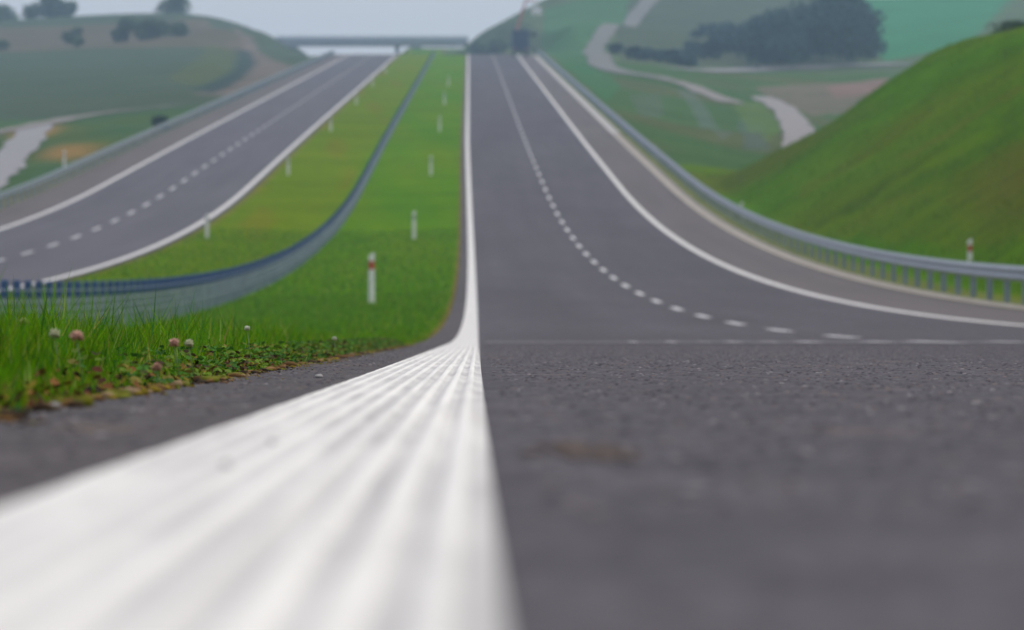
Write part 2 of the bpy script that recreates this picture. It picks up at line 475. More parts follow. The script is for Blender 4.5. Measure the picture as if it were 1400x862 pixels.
def build_ground():
    Xr, D = np.meshgrid(XK, DT); X = Xr + xs(np.minimum(D, 1300)); Z = ground(X, D)
    X, D, Z, Xr = X.ravel(), D.ravel(), Z.ravel(), Xr.ravel()
    c = np.empty((len(X), 3))
    def wob(a, b, s): return np.sin(X * a + s) * np.cos(D * b + 1.7 * s) + .5 * np.sin(X * a * 2.3 + D * b * 1.9 + s)
    def put(mask, col, f=1.0):
        f = np.asarray(f) * mask; f = np.clip(f, 0, 1)[:, None] if np.ndim(f) else f
        c[:] = c * (1 - f) + np.array(col) * f
    c[:] = (.11, .18, .075)                                     # meadow
    L = Xr < -22.4
    put(L, (.05, .11, .045)); put(L & (D > 500), (.060, .092, .056))
    put(L & (D < 480), (.07, .11, .03), .5 + .5 * wob(.4, .05, 2))
    put(L & (D < 480), (.26, .17, .06), np.clip(wob(.33, .04, .4) - .45, 0, 1) * 1.2)
    R = Xr > 11
    put(R, (.06, .14, .015))
    put(R & (D > 320), (.052, .112, .032)); put(R & (D > 320) & (D < 800), (.10, .105, .045), np.clip(wob(.16, .03, 1.7) - .1, 0, .6))
    put(R & (D > 800), (.085, .13, .06))
    # the cutting slope: rough young grass with bare earth showing
    S = R & (D < 330) & (Xr > 12)
    put(S, (.062, .165, .001)); put(S, (.095, .15, .002), np.clip(.2 + .5 * wob(.22, .06, 1.1), 0, .8))
    put(S, (.10, .085, .018), np.clip(wob(.13, .035, 3.1) - .75, 0, .5))
    put(S, (.12, .06, .02), smooth(1.0, .0, ((Xr - 17.5) / 3.2) ** 2 + ((D - 168) / 34) ** 2) * .5)
    rill = np.abs((Xr - 13.5) - (D - 150) * .1 + .3 * np.sin(D * .2)); put(S, (.05, .09, .004), np.clip(1 - rill / .55, 0, 1) * .25)
    # median
    Md = (Xr < -.4) & (Xr > -11.05)
    put(Md, (.068, .180, .001)); put(Md, (.100, .185, .001), np.clip(.3 + .35 * wob(.7, .045, .3), 0, .8))
    put(Md & (Xr < -6), (.110, .170, .001), .7)
    put(Md & (Xr < -6), (.16, .12, .01), np.clip(wob(1.1, .05, 2.2) - .45, 0, .35))
    put((Xr > -.62) & (Xr < -.3), (.17, .115, .05), .8)
    put((Xr > -11.05) & (Xr < -10.6), (.2, .16, .07), .6)
    put((Xr > 10.4) & (Xr < 12.2), (.16, .17, .05), .6)
    put((Xr > -23) & (Xr < -20.9), (.2, .17, .12), .6)
    # fields and bare ground, surveyed from the photograph and laid on the ground
    def field(pts, col, f=1., d0=60, dmin=0, grow=0):
        poly = [on_ground(a, b, d0) for a, b in pts]
        put(inside(poly, X, D) & (D > dmin), col, f)
    field([(-150, 68), (-150, 30), (0, 39), (100, 36), (200, 33), (285, 27), (330, 50), (345, 78), (300, 66), (200, 66), (100, 68)], (.135, .105, .08), .6, 300)
    field([(308, 38), (345, 52), (402, 92), (365, 114), (312, 132), (268, 130), (325, 108), (345, 84), (332, 62)], (.165, .14, .125), .75, 300)
    field([(285, 60), (322, 70), (315, 100), (262, 118), (232, 108)], (.085, .115, .04), .6, 300)
    field([(262, 122), (312, 106), (330, 82), (322, 66), (344, 72), (350, 88), (328, 112), (288, 130)], (.035, .06, .055), .9, 300)
    field([(862, 132), (900, 128), (908, 155), (880, 162)], (.10, .12, .11), .4, 340)
    field([(925, 122), (948, 126), (1004, 184), (985, 192), (950, 160)], (.11, .15, .14), .45, 340)
    field([(1008, 165), (1045, 170), (1052, 206), (1018, 206)], (.08, .12, .13), .45, 340)
    field([(1105, 309), (1290, 201), (1345, 172), (1345, 180), (1292, 210), (1114, 316)], (.03, .06, .002), .42)
    field([(1140, 322), (1180, 290), (1400, 190), (1420, 330), (1300, 340)], (.115, .125, .008), .35)
    field([(1090, 260), (1250, 160), (1330, 120), (1250, 175), (1100, 272)], (.10, .125, .008), .45)
    field([(1150, 290), (1300, 225), (1400, 165), (1405, 178), (1300, 245), (1160, 300)], (.04, .10, .003), .35)
    field([(1230, 215), (1345, 150), (1420, 105), (1420, 112), (1345, 158), (1240, 222)], (.11, .13, .012), .5)
    field([(1170, -20), (1400, -20), (1370, 14), (1320, 60), (1210, 84), (1188, 60)], (.035, .20, .085), .9, 500)
    field([(860, -10), (1160, -20), (1185, 60), (1170, 88), (960, 92), (850, 84), (842, 50)], (.065, .088, .055), .85, 500)
    field([(740, 60), (745, 15), (860, -5), (840, 40), (800, 62), (815, 96), (850, 118), (830, 140)], (.04, .15, .05), .7, 500)
    field([(1030, 120), (1210, 110), (1230, 140), (1110, 160)], (.15, .13, .10), .8, 340)
    field([(1000, 140), (1040, 140), (1080, 180), (1050, 200)], (.10, .17, .04), .6, 340)
    field([(1130, 120), (1220, 105), (1200, 128), (1140, 136)], (.2, .14, .12), .8, 340)
    me = np_mesh('ground', np.c_[X, D, Z], grid_faces(len(DT), len(XK)), True, c)
    o = link('ground', me, M['ground']); o['kind'] = 'structure'
    return float(Z.min()), float(Z.max())
print('ground z', build_ground())

# ------------------------------------------------------------------ carriageways and markings
ribbon('asphalt_margin', [-.47, -.4, -.3, -.2], 0, -40, 1290, M['asphalt_edge'])
ribbon('carriageway', [-.2, 0, 1, 3, 5, 7.62], 0, -40, 1290, M['asphalt'])
ribbon('hard_shoulder', [7.62, 8.5, 10.02], 0, -40, 1290, M['shoulder'])
ribbon('carriageway', [-19.2, -15, -11.02], 0, -40, 1290, M['asphalt_far'])
ribbon('hard_shoulder', [-21.25, -20, -19.2], 0, -40, 1290, M['shoulder'])
# concrete gutters
ribbon('gutter', [10.02, 10.05, 10.3, 10.57, 10.6], .02, -40, 400, M['gutter'], profile=lambda x, y: -.03 * np.exp(-((x - 10.3) / .12) ** 2))
ribbon('gutter', [10.0, 10.05, 10.3, 10.6, 10.65], .03, 400, 1100, M['gutter_new'], profile=lambda x, y: -.03 * np.exp(-((x - 10.3) / .12) ** 2))

# the ribbed white line the camera lies on: long ribs of thick paint
nx = 97
xl = np.linspace(-.216, .0075, nx)
def rib_profile(x, y):
    ph = (x + .012) / .0245 * 2 * np.pi
    amp = .0021 * (.45 + .55 * smooth(-.15, -.06, x))
    r = amp * np.cos(ph + .35 * np.sin(y * 1.1) + .3 * np.sin(x * 90))
    r = r + .0002 * np.sin(y * 5 + x * 130) + .00015 * np.sin(y * 13 - x * 240)
    edge = np.minimum(smooth(-.216, -.209, x), smooth(.0075, .0015, x))
    return (r + .0030) * edge
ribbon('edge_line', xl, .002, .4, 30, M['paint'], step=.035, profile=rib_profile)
ribbon('edge_line', np.linspace(-.216, .0075, 13), .0045, 30, 1280, M['paint'])
ribbon('edge_line', [7.5, 7.62, 7.74], .004, -40, 1280, M['paint'])
ribbon('edge_line', [-11.46, -11.34, -11.22], .004, -40, 1280, M['paint'])
ribbon('edge_line', [-19.04, -18.92, -18.80], .004, -40, 1280, M['paint'])

def dashes(name, xc, first, period, length, d1, m, w=.12):
    V, Fc = [], []
    d = first
    while d < d1:
        for a in np.linspace(d, d + length, 4):
            for s in (-1, 1):
                V.append((xc + s * w / 2 + float(xs(a)), a, float(np.interp(a, DK, zr(DK))) + .005))
        b = len(V) - 8
        for k in range(3): Fc.append((b + 2*k, b + 2*k + 1, b + 2*k + 3, b + 2*k + 2))
        d += period
    o = link(name, np_mesh(name, V, Fc), m); o['kind'] = 'structure'
dashes('lane_line', 3.75, 8.3, 12, 5.0, 1200, M['worn'], .14)
dashes('lane_line', -15.1, 10, 12, 5.0, 1200, M['worn'], .14)
# pale transverse joint, with the mirage reflection of the lane dashes painted along it
def joint():
    d0, d1 = 43.2, 48.5
    ribbon('road_joint', [.06, 2, 4, 7, 10.0], .004, d0, d1, M['joint'])
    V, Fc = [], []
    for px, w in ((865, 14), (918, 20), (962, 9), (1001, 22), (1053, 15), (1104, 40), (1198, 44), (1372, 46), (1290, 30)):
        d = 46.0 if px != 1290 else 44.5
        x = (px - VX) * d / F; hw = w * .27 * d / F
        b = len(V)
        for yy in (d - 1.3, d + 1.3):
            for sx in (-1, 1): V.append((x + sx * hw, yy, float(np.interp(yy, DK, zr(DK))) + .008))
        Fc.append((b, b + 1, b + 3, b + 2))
    o = link('mirage_dashes', np_mesh('mirage_dashes', V, Fc), M['worn']); o['kind'] = 'structure'
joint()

def chips():
    """coarse stones of the surfacing that stand proud of the asphalt"""
    n = 85000
    d = 2.6 + 62 * RNG.random(n) ** 1.35; x = -.47 + RNG.random(n) * 5.2
    k = ((x > .03) & (x < .1 * d + .5)) | (x < -.245)
    d, x = d[k], x[k]; n = len(d)
    r = RNG.uniform(.003, .0075, n); hh = RNG.uniform(.0003, .0019, n); a0 = RNG.uniform(0, 6.28, n)
    z = np.interp(d, DK, zr(DK)); V = []
    for q in range(6):
        a = a0 + q * 1.047; rr = r * RNG.uniform(.75, 1.2, n); V.append(np.c_[x + np.cos(a) * rr, d + np.sin(a) * rr, z - .0005])
    for q in range(3):
        a = a0 + q * 2.094 + .4; rr = r * RNG.uniform(.3, .6, n); V.append(np.c_[x + np.cos(a) * rr, d + np.sin(a) * rr, z + hh * RNG.uniform(.8, 1.2, n)])
    V = np.stack(V, 1).reshape(-1, 3)
    t = np.array([(0,1,6),(1,2,7),(1,7,6),(2,3,7),(3,4,8),(3,8,7),(4,5,8),(5,0,6),(5,6,8),(6,7,8)])
    Fc = (t[None] + np.arange(n)[:, None, None] * 9).reshape(-1, 3)
    pal = np.array([(.085, .08, .092), (.062, .058, .068), (.125, .12, .13), (.14, .115, .105), (.20, .19, .195), (.045, .042, .05)])
    c = pal[RNG.choice(6, n, p=[.34, .2, .2, .08, .06, .12])] * RNG.uniform(.8, 1.2, n)[:, None]
    o = link('stone_chips', np_mesh('stone_chips', V, Fc, False, np.repeat(c, 9, 0)), M['litter']); o['kind'] = 'stuff'
chips()

def stain():
    """dried mud on the near asphalt"""
    rnd = random.Random(4); V, Fc, Cc = [], [], []
    for k in range(60):
        cx, cyy = .076 + rnd.gauss(0, .016), 3.95 + rnd.gauss(0, .14); r = rnd.uniform(.003, .012); b = len(V)
        for q in range(8):
            a = q * math.pi / 4; rr = r * rnd.uniform(.6, 1.2)
            x, y = cx + math.cos(a) * rr, cyy + math.sin(a) * rr * 6
            V.append((x, y, float(np.interp(y, DK, zr(DK))) + .0006 + k * .00002))
        Fc += [(b, b + 1, b + 2, b + 3), (b + 3, b + 4, b + 7, b), (b + 4, b + 5, b + 6, b + 7)]
        Cc += [np.array((.10, .078, .068)) * rnd.uniform(.8, 1.25)] * 8
    o = link('mud_stain', np_mesh('mud_stain', V, Fc, False, np.array(Cc)), M['litter']); o['kind'] = 'stuff'
stain()

# tracks and side roads draped on the ground
def track(pts, width, m, d0=60, name='dirt_track', lift=.06):
    w = [Vector((*on_ground(a, b, d0), 0)) for a, b in pts]
    fine = []
    for p, q in zip(w, w[1:]):
        n = max(2, int((q - p).length / 4))
        fine += [p.lerp(q, k / n) for k in range(n)]
    fine.append(w[-1])
    for _ in range(3):
        fine = [fine[0]] + [(fine[i-1] + fine[i] * 2 + fine[i+1]) / 4 for i in range(1, len(fine) - 1)] + [fine[-1]]
    V = []; nc = 7
    for i, p in enumerate(fine):
        t = (fine[min(i + 1, len(fine) - 1)] - fine[max(i - 1, 0)]).normalized(); s = Vector((t.y, -t.x, 0))
        wd = random.uniform(.8, 1.2) * width[0] + (width[1] - width[0]) * i / (len(fine) - 1)
        for k in range(nc):
            q = p + s * wd * (k / (nc - 1) - .5)
            V.append((q.x, q.y))
    V = np.array(V); z = ground(V[:, 0], V[:, 1]) + lift
    o = link(name, np_mesh(name, np.c_[V, z], grid_faces(len(fine), nc), True), m); o['kind'] = 'structure'
track([(-60, 285), (0, 232), (30, 200), (52, 172)], (2.7, 2.6), M['gravel'], 240, 'side_road')
track([(52, 172), (110, 160), (190, 149), (240, 146)], (3.2, 2.5), M['track'], 300, lift=.09)
track([(52, 172), (10, 180), (-60, 196)], (2, 2), M['track'], 300, lift=.11)
track([(895, -5), (868, 24), (825, 50), (810, 70), (822, 90), (868, 103), (905, 108)], (3.2, 3.4), M['track_dull'], 500, lift=.15)
track([(895, 107), (945, 118), (975, 132), (1000, 142)], (2.6, 3), M['track'], 500, lift=.12)
track([(1040, 134), (1062, 144), (1078, 156), (1092, 180), (1112, 240)], (2.6, 3.6), M['track_pale'], 340, lift=.1)
track([(940, 97), (1040, 96), (1130, 92), (1240, 88)], (7, 7), M['gravel'], 500, 'side_road', .15)

# ------------------------------------------------------------------ safety barriers
def W_profile(face):
    """W-beam seen along its length: (sideways, height); face = +1 faces +X"""
    return [(x * face, z) for x, z in ((0, .44), (.01, .455), (.05, .475), (.075, .50), (.075, .53), (.05, .555), (.012, .58), (.012, .61), (.05, .635), (.075, .66), (.075, .69), (.05, .715), (.01, .735), (0, .75))]

def beam(xr, face, d0, d1, parent, name='beam', m='galv'):
    d = np.r_[d0, DK[(DK > d0) & (DK < d1)], d1]
    pr = W_profile(face); bk = [(x - .006 * face, z) for x, z in pr[::-1]]
    ring = pr + bk; n = len(ring); V = []
    for q in d:
        x0 = xr + float(xs(q)); z0 = float(np.interp(q, DK, zr(DK))) - .02
        V += [(x0 + a, q, z0 + b + .03) for a, b in ring]
    i = (np.arange(len(d) - 1)[:, None] * n + np.arange(n)[None]).ravel()
    j = (np.arange(len(d) - 1)[:, None] * n + (np.arange(n)[None] + 1) % n).ravel()
    return link(name, np_mesh(name, V, np.c_[i, j, j + n, i + n]), M[m], parent)

def c_post(w, dpt, h, th=.008):
    mb = MB()
    mb.box((0, 0, h / 2), (th, dpt, h)); mb.box((w / 2, dpt / 2 - th / 2, h / 2), (w - th - .002, th, h - .004)); mb.box((w / 2, -dpt / 2 + th / 2, h / 2), (w - th - .002, th, h - .004))
    return mb

def guardrail(label, xr, face, d0, d1, step, m='galv'):
    root = empty('guardrail', (xr + float(xs(d0)), d0, float(zr(d0))))
    tag(root, label, 'guardrail')
    def kid(o):
        o.matrix_parent_inverse = root.matrix_basis.inverted() if False else Matrix.Translation(root.location).inverted(); return o
    kid(beam(xr, face, d0, d1, root, m=m))
    mb = c_post(.12 * -face, .15, .98, .012); mb.box((.0 + .03 * face, 0, .80), (.05, .16, .12))
    p0 = None; far = []
    d = d0 + 1.0; k = 0
    while d < d1:
        x = xr - .075 * face + float(xs(d)); loc = (x, d, float(zr(d)) - .24)
        if k < 100:
            if p0 is None: p0 = mb.build('post', M['galv_post'], root); o = p0
            else: o = p0.copy(); COL.objects.link(o); o.parent = root
            kid(o); o.location = loc
        else: far.append(loc)
        d += step; k += 1
    if far:
        f = MB()
        for x, y, z in far: f.box((x, y, z + .5), (.1, .14, 1.0))
        kid(f.build('post', M['galv_post'], root))['kind'] = 'stuff'
    return root
guardrail('long galvanised steel guardrail along the hard shoulder below the green cutting slope', 10.95, -1, 70, 905, 4)
guardrail('grey steel guardrail along the outer edge of the opposite carriageway beside the side road', -21.35, 1, 215, 905, 4, 'galv_dull')

def rope_barrier():
    d0 = 40
    x0 = -5.55
    root = empty('wire_rope_barrier', (x0, d0, float(zr(d0)) - .15))
    tag(root, 'closely spaced blue capped posts of the wire rope barrier along the grass median', 'median barrier')
    inv = Matrix.Translation(root.location).inverted()
    H = .78
    post = c_post(.075, .055, H - .2, .012).build('post', M['galv_post'], root)
    post.matrix_parent_inverse = inv
    cap = MB().box((.03, 0, H - .105), (.095, .08, .21), bevel=.012).build('cap', M['navy'], post)
    far, farc = MB(), MB(); d = 42.; k = 0
    while d < 905:
        loc = (x0 + float(xs(d)), d, float(zr(d)) - .16)
        if k == 0: o = post
        elif k < 100:
            o = post.copy(); COL.objects.link(o); o.parent = root; o.matrix_parent_inverse = inv
            q = cap.copy(); COL.objects.link(q); q.parent = o
        if k < 100: o.location = loc
        else:
            far.box((loc[0] + .05, d, loc[2] + .29), (.1, .06, .58)); farc.box((loc[0] + .035, d, loc[2] + H - .105), (.125, .09, .21))
        d += 1.75; k += 1
    f = far.build('post', M['galv_post'], root); f['kind'] = 'stuff'; f.matrix_parent_inverse = inv
    f = farc.build('cap', M['navy'], root); f['kind'] = 'stuff'; f.matrix_parent_inverse = inv
    for j, h in enumerate((.30, .41, .52, .66)):
        q = np.r_[d0, DK[(DK > d0) & (DK < 905)], 905]
        mb = MB().tube([(x0 + float(xs(a)) + .115 + .012 * (j == 3), a, float(np.interp(a, DK, zr(DK))) - .16 + h) for a in q], .007, 6)
        c = mb.build('cable', M['rope'], root, True); c.matrix_parent_inverse = inv
rope_barrier()

# ------------------------------------------------------------------ delineator posts
def delineator(band, h=1.05, name='delineator_post'):
    root = empty(name, (0, 0, 0))
    def ring(z, w, dp, slant=0):
        pts = []
        for k in range(14):
            a = 2 * math.pi * k / 14
            ca, sa = math.cos(a), math.sin(a)
            x = w / 2 * math.copysign(abs(ca) ** .6, ca); y = dp / 2 * math.copysign(abs(sa) ** .6, sa)
            pts.append((x, y, z + slant * (x / w)))
        return pts
    b0, b1 = h - .33, h - .15
    MB().loft([ring(-.1, .13, .09), ring(b0, .125, .085)]).loft([ring(b1, .12, .08), ring(h - .03, .12, .08, .05), ring(h, .10, .065, .05)]).build('body', M['white'], root, False)
    MB().loft([ring(b0 + .001, .118, .078), ring(b1 - .001, .116, .076)]).build('band', M[band], root)
    return root
PR = delineator('red'); PG = delineator('grey')
GRP = 'white delineator posts along the motorway'
first_r, first_g = [True], [True]
def place_post(x, d, label, band='grey', dz=0., sc=1.):
    src, flag = (PR, first_r) if band == 'red' else (PG, first_g)
    o = src if flag[0] else copy_tree(src); flag[0] = False
    o.location = (x, d, float(ground(np.array([x]), np.array([d]))[0]) + dz); o.scale = (1, 1, sc)
    o.rotation_euler.z = random.uniform(-.15, .15)
    tag(o, label, 'delineator post', GRP)
rowA = [(508, 120, 'white roadside post with a red band, the nearest one standing in the green median', 'red'),
        (566, 216, 'second post up the median row beside the near white line, behind the red banded one', 'grey'),
        (589, 311, 'third post up the median row beside the near white line', 'grey'),
        (601, 408, 'fourth post up the median row beside the near white line', 'grey'),
        (607.5, 505, 'fifth post up the median row beside the near white line, small and hazy', 'grey'),
        (613, 602, 'sixth post up the median row beside the near white line, a pale speck', 'grey')]
for px, d, lab, bd in rowA: place_post((px - VX) * d / F, d, lab, bd)
rowB = [(283, 216, 'white post on the grass nearest to the viewer beside the opposite carriageway'),
        (394, 311, 'second white post up the row beside the inner line of the opposite carriageway'),
        (452, 408, 'third white post up the row beside the inner line of the opposite carriageway'),
        (487, 505, 'fourth white post up the row beside the inner line of the opposite carriageway'),
        (509, 602, 'fifth white post up the row beside the inner line of the opposite carriageway, hazy'),
        (527, 700, 'farthest white post of the row beside the inner line of the opposite carriageway')]
for px, d, lab in rowB: place_post((px - VX) * d / F, d, lab, 'grey', 0, .85)
for px, d, lab, bd, sc in ((1326, 156, 'white topped post with a red band showing above the near end of the right guardrail', 'red', 1.),
                       (1014, 240, 'white post tip above the right guardrail at the foot of the cutting slope', 'grey', .78),
                       (897, 345, 'small post tip above the right guardrail where the cutting slope ends', 'red', .6)):
    place_post((px - VX) * d / F, d, lab, bd, -.46 if px > 1300 else 0, sc)
place_post((88 - VX) * 322 / F, 322, 'white post behind the guardrail of the opposite carriageway above the side road', 'grey', 0.05, 1.)

# ------------------------------------------------------------------ bridge over the crest
def bridge():
    d = 1104.; s = F / d
    def X(px): return (px - VX) / s
    def Z(py): return (VY - py) / s
    root = empty('overpass_bridge', (X(500), d, Z(63)))
    tag(root, 'grey concrete overpass crossing the motorway on the skyline at the road crest', 'bridge')
    inv = Matrix.Translation(root.location).inverted()
    P = []
    xa, xb = X(378), X(640)
    mb = MB(); mb.box(((xa + xb) / 2, d, Z(59.5)), (xb - xa, 9, Z(56) - Z(63)), bevel=.08); P.append(mb.build('deck', M['bridge'], root))
    for sy in (-4.3, 4.3):
        mb = MB(); mb.box(((xa + xb) / 2, d + sy, Z(56) + .2), (xb - xa, .35, .38))
        n = 26
        for k in range(n + 1): mb.box((xa + (xb - xa) * k / n, d + sy, Z(56) + .58), (.06, .06, .40))
        for h in (.52, .66, .8): mb.box(((xa + xb) / 2, d + sy + .05, Z(56) + h), (xb - xa, .05, .06))
        P.append(mb.build('railing', M['galv_post'], root))
    gz = 26.
    for dy in (-2.6, 2.6):
        P.append(MB().tube([(X(543), d + dy, gz - 4), (X(543), d + dy, Z(63) + .01)], .38, 12).build('pier', M['bridge'], root, True))
    for px in (560, 409):
        P.append(MB().box((X(px) + (1.2 if px > 500 else -1.4), d, Z(63) - 1.8), (2., 8.6, 3.59)).build('abutment', M['bridge'], root))
    for o in P: o.matrix_parent_inverse = inv
bridge()

# ------------------------------------------------------------------ crane lorry on the shoulder
def truck():
    d = 878.
    x0 = (711.5 - VX) * d / F
    root = empty('crane_truck', (x0, d, float(zr(d)) + .02))
    tag(root, 'dark blue lorry with a raised reddish crane boom stopped on the far shoulder', 'lorry')
    mb = MB(); mb.box((0, 3.0, .95), (.9, 9, .3)); mb.box((0, -1.2, .75), (2.3, .12, .3)); mb.build('chassis', M['truck_dark'], root)
    mb = MB(); mb.box((0, .6, 2.5), (2.6, 4.4, 2.9), bevel=.06)
    for z in (1.5, 2.35, 3.2): mb.box((0, -1.63, z), (2.3, .06, .08))
    for x in (-1.1, 0, 1.1): mb.box((x, -1.64, 2.35), (.07, .07, 2.2))
    mb.build('body', M['truck_blue'], root)
    cab = MB(); cab.box((0, 5.6, 2.0), (2.4, 1.9, 2.0), bevel=.15); cb = cab.build('cab', M['truck_blue'], root)
    MB().box((0, 6.57, 2.4), (2.1, .05, .8)).build('windscreen', M['glass'], cb)
    for x in (-1.02, 1.02):
        for y in (-.4, 1.0, 5.6):
            w = MB(); w.tube([(x - .16, y, .52), (x - .14, y, .52), (x + .14, y, .52), (x + .16, y, .52)], [.42, .52, .52, .42], 20)
            w.build('wheel', M['truck_dark'], root)
        MB().box((x, -1.68, 1.12), (.3, .06, .14)).build('tail_light', M['red'], root)
    mb = MB(); mb.tube([(-.6, 3.6, 1.1), (-.6, 3.6, 3.9)], .24, 10); mb.tube([(-.6, 3.6, 3.8), (.9, 3.0, 8.8)], [.26, .17], 8)
    mb.tube([(.9, 3.0, 8.8), (2.6, 2.5, 8.6)], [.16, .12], 8); mb.build('boom', M['boom'], root)
    bk = MB(); bk.box((2.5, 2.4, 6.55), (1.5, .9, .1)); bk.box((2.5, 1.97, 7.1), (1.5, .06, 1.0)); bk.box((2.5, 2.83, 7.1), (1.5, .06, 1.0)); bk.box((1.78, 2.4, 7.1), (.06, .78, 1.0)); bk.box((3.22, 2.4, 7.1), (.06, .78, 1.0))
    bk.tube([(2.5, 2.4, 7.5), (2.55, 2.45, 8.6)], .06, 6)
    bk.build('basket', M['white'], root)
    mb = MB(); mb.tube([(1.1, -.9, 1.2), (2.2, -.9, 1.1)], .1, 8); mb.tube([(2.2, -.9, 1.3), (2.2, -.9, .1)], .08, 8); mb.box((2.2, -.9, .05), (.5, .4, .08)); mb.build('outrigger', M['truck_dark'], root)
    mb = MB(); mb.tube([(1.2, -.9, 3.2), (1.7, -.9, 3.3)], .07, 6); mb.box((2.0, -.9, 3.3), (.9, .3, .6), bevel=.05); mb.build('winch_box', M['truck_dark'], root)
truck()

# ------------------------------------------------------------------ trees and bushes
def leaf_cloud(lobes, n, size, tones, rnd):
    """many small leaf faces spread through the volume of a crown made of lobes (centre, radii)"""
    lobes = [(np.array(c), np.array(r)) for c, r in lobes]
    vol = np.array([r.prod() for _, r in lobes]); pr = vol / vol.sum()
    idx = rnd.choice(len(lobes), n, p=pr)
    C = np.array([l[0] for l in lobes])[idx]; Rr = np.array([l[1] for l in lobes])[idx]
    v = rnd.normal(size=(n, 3)); v /= np.linalg.norm(v, axis=1)[:, None]
    rad = rnd.uniform(0.25, 1.0, n) ** .5 * (1 + .22 * np.sin(v[:, 0] * 5 + idx) * np.cos(v[:, 2] * 6 + 2 * idx))
    p = C + v * rad[:, None] * Rr
    s = size * rnd.uniform(.6, 1.4, n)
    a = rnd.normal(size=(n, 3)); a /= np.linalg.norm(a, axis=1)[:, None]
    b = np.cross(a, rnd.normal(size=(n, 3))); b /= np.linalg.norm(b, axis=1)[:, None]
    a *= s[:, None]; b *= (s * .6)[:, None]
    V = np.stack([p - a, p - b, p + a, p + b], 1).reshape(-1, 3)
    Fc = np.arange(4 * n).reshape(-1, 4)
    tn = np.array(tones); lt = rnd.integers(0, len(tn), len(lobes))
    c = tn[lt[idx]] * (rnd.uniform(.65, 1.5, len(lobes))[idx] * rnd.uniform(.55, 1.5, n))[:, None]
    return V, Fc, np.repeat(c, 4, 0)

GREENS = [(.055, .10, .05), (.085, .13, .06), (.045, .08, .05)]
HAZY = [(.07, .12, .06), (.09, .14, .07), (.06, .10, .06)]  # paler greens, distance haze put into the crown colour
def tree(px, py, d, h, w, label, cat='tree', group=None, n=2600, trunk=.14, tones=GREENS, size=None, seed=0, name=None, zoff=0):
    rnd = np.random.default_rng(seed + int(px)); s = F / d
    x = (px - VX) / s; g = float(ground(np.array([x]), np.array([d]))[0])
    root = empty(name or ('tree' if cat == 'tree' else 'bush'), (x, d, g + zoff)); tag(root, label, cat, group)
    t0 = trunk * h
    mb = MB(); r = .035 * h
    top = (rnd.uniform(-.05, .05) * h, 0, .72 * h)
    mb.tube([(0, 0, -.4), (.01 * h, 0, t0), top], [r, r * .75, r * .2], 7)
    lobes = []
    nl = int(rnd.integers(7, 11))
    for k in range(nl):
        a = rnd.uniform(0, 6.28); q = rnd.uniform(.15, .62) * w / 2; z = rnd.uniform(min(t0 + .12 * h, .3 * h), h * .84)
        q *= 1 - .45 * max(0, (z / h - .6) / .4)
        c = (math.cos(a) * q, math.sin(a) * q, z); rr = rnd.uniform(.2, .34) * w
        lobes.append((c, (rr, rr, min(rr * .8, h - z + .04 * h))))
        mb.tube([(0, 0, t0 * .8 + .1 * (z - t0)), (c[0] * .5, c[1] * .5, (t0 + z) / 2), c], [r * .5, r * .3, r * .1], 5)
    mb.build('trunk', M['bark'], root)
    V, Fc, c = leaf_cloud(lobes, n, size or (.05 * h + .05), tones, rnd)
    V[:, 2] = np.maximum(V[:, 2], .02)
    link('crown', np_mesh('crown', V, Fc, False, c), M['leaf'], root)

tree(8, 38, 1240, 4.6, 9, 'hazy round tree on the skyline at the left edge of the picture', n=1800)
tree(45, 38, 1235, 4.4, 5.5, 'lower left tree of the skyline clump above the brown field', group='trees in the skyline clump', n=1800)
tree(70, 38, 1240, 7.4, 6.5, 'tallest tree of the skyline clump above the brown field', group='trees in the skyline clump')
tree(92, 38, 1236, 4.6, 5, 'lower right tree of the skyline clump above the brown field', group='trees in the skyline clump', n=1800)
tree(240, 34, 1200, 5.0, 7.5, 'lone hazy tree on the skyline right of the tree clump', n=1800)
tree(185, 36, 1225, 1.6, 5, 'very low pale bush on the skyline left of the lone tree', 'bush', n=900)
tree(103, 71, 980, 3.8, 4.2, 'round dark bush at the lower edge of the brown field', 'bush', trunk=.08)
tree(4, 66, 1000, 2.0, 3.2, 'small dark bush at the left edge below the brown field', 'bush', trunk=.08, n=900)
for k, (px, h, lab) in enumerate(((172, 4.2, 'tall left bush of the dark hedge below the brown field'), (195, 4.4, 'second bush from the left in the dark hedge below the brown field'), (218, 3.2, 'third bush from the left in the dark hedge below the brown field'), (242, 2.6, 'low right end bush of the dark hedge below the brown field'))):
    tree(px, 64, 985, h, 5, lab, 'bush', 'hedge below the brown field', trunk=.06, n=1500, seed=k)
tree(219, 167, 415, 1.0, 1.7, 'small dark green bush beside the opposite guardrail near the side road', 'bush', trunk=.05, n=1500, size=.09, tones=[(.02, .05, .04), (.03, .07, .05)])
tree(656, 60, 1085, 4.4, 4.6, 'rounded hazy tree behind the road crest beside the lorry', trunk=.1, tones=HAZY)
tree(676, 56, 1095, 3.4, 5.0, 'low tree between the rounded tree and the lorry at the crest', trunk=.1, n=1800, tones=HAZY)
tree(636, 64, 1075, 2.4, 4.0, 'low bush at the left foot of the rounded crest tree', 'bush', trunk=.06, n=1200, tones=HAZY)
tree(606, 66, 1088, 1.5, 5.5, 'low hazy bush under the right end of the overpass', 'bush', trunk=.05, n=1000, tones=HAZY)
tree(622, 66, 1083, 2.3, 5, 'hazy bush hiding the right end of the overpass deck', 'bush', trunk=.05, n=1200, tones=HAZY)
tree(697, 50, 1120, 3.8, 6, 'bushy tree directly behind the lorry at the crest', trunk=.1, n=1800, tones=HAZY)
tree(1193, 40, 1090, 1.9, 2.4, 'tiny lone dark bush on the edge of the bright green field', 'bush', trunk=.08, n=800)
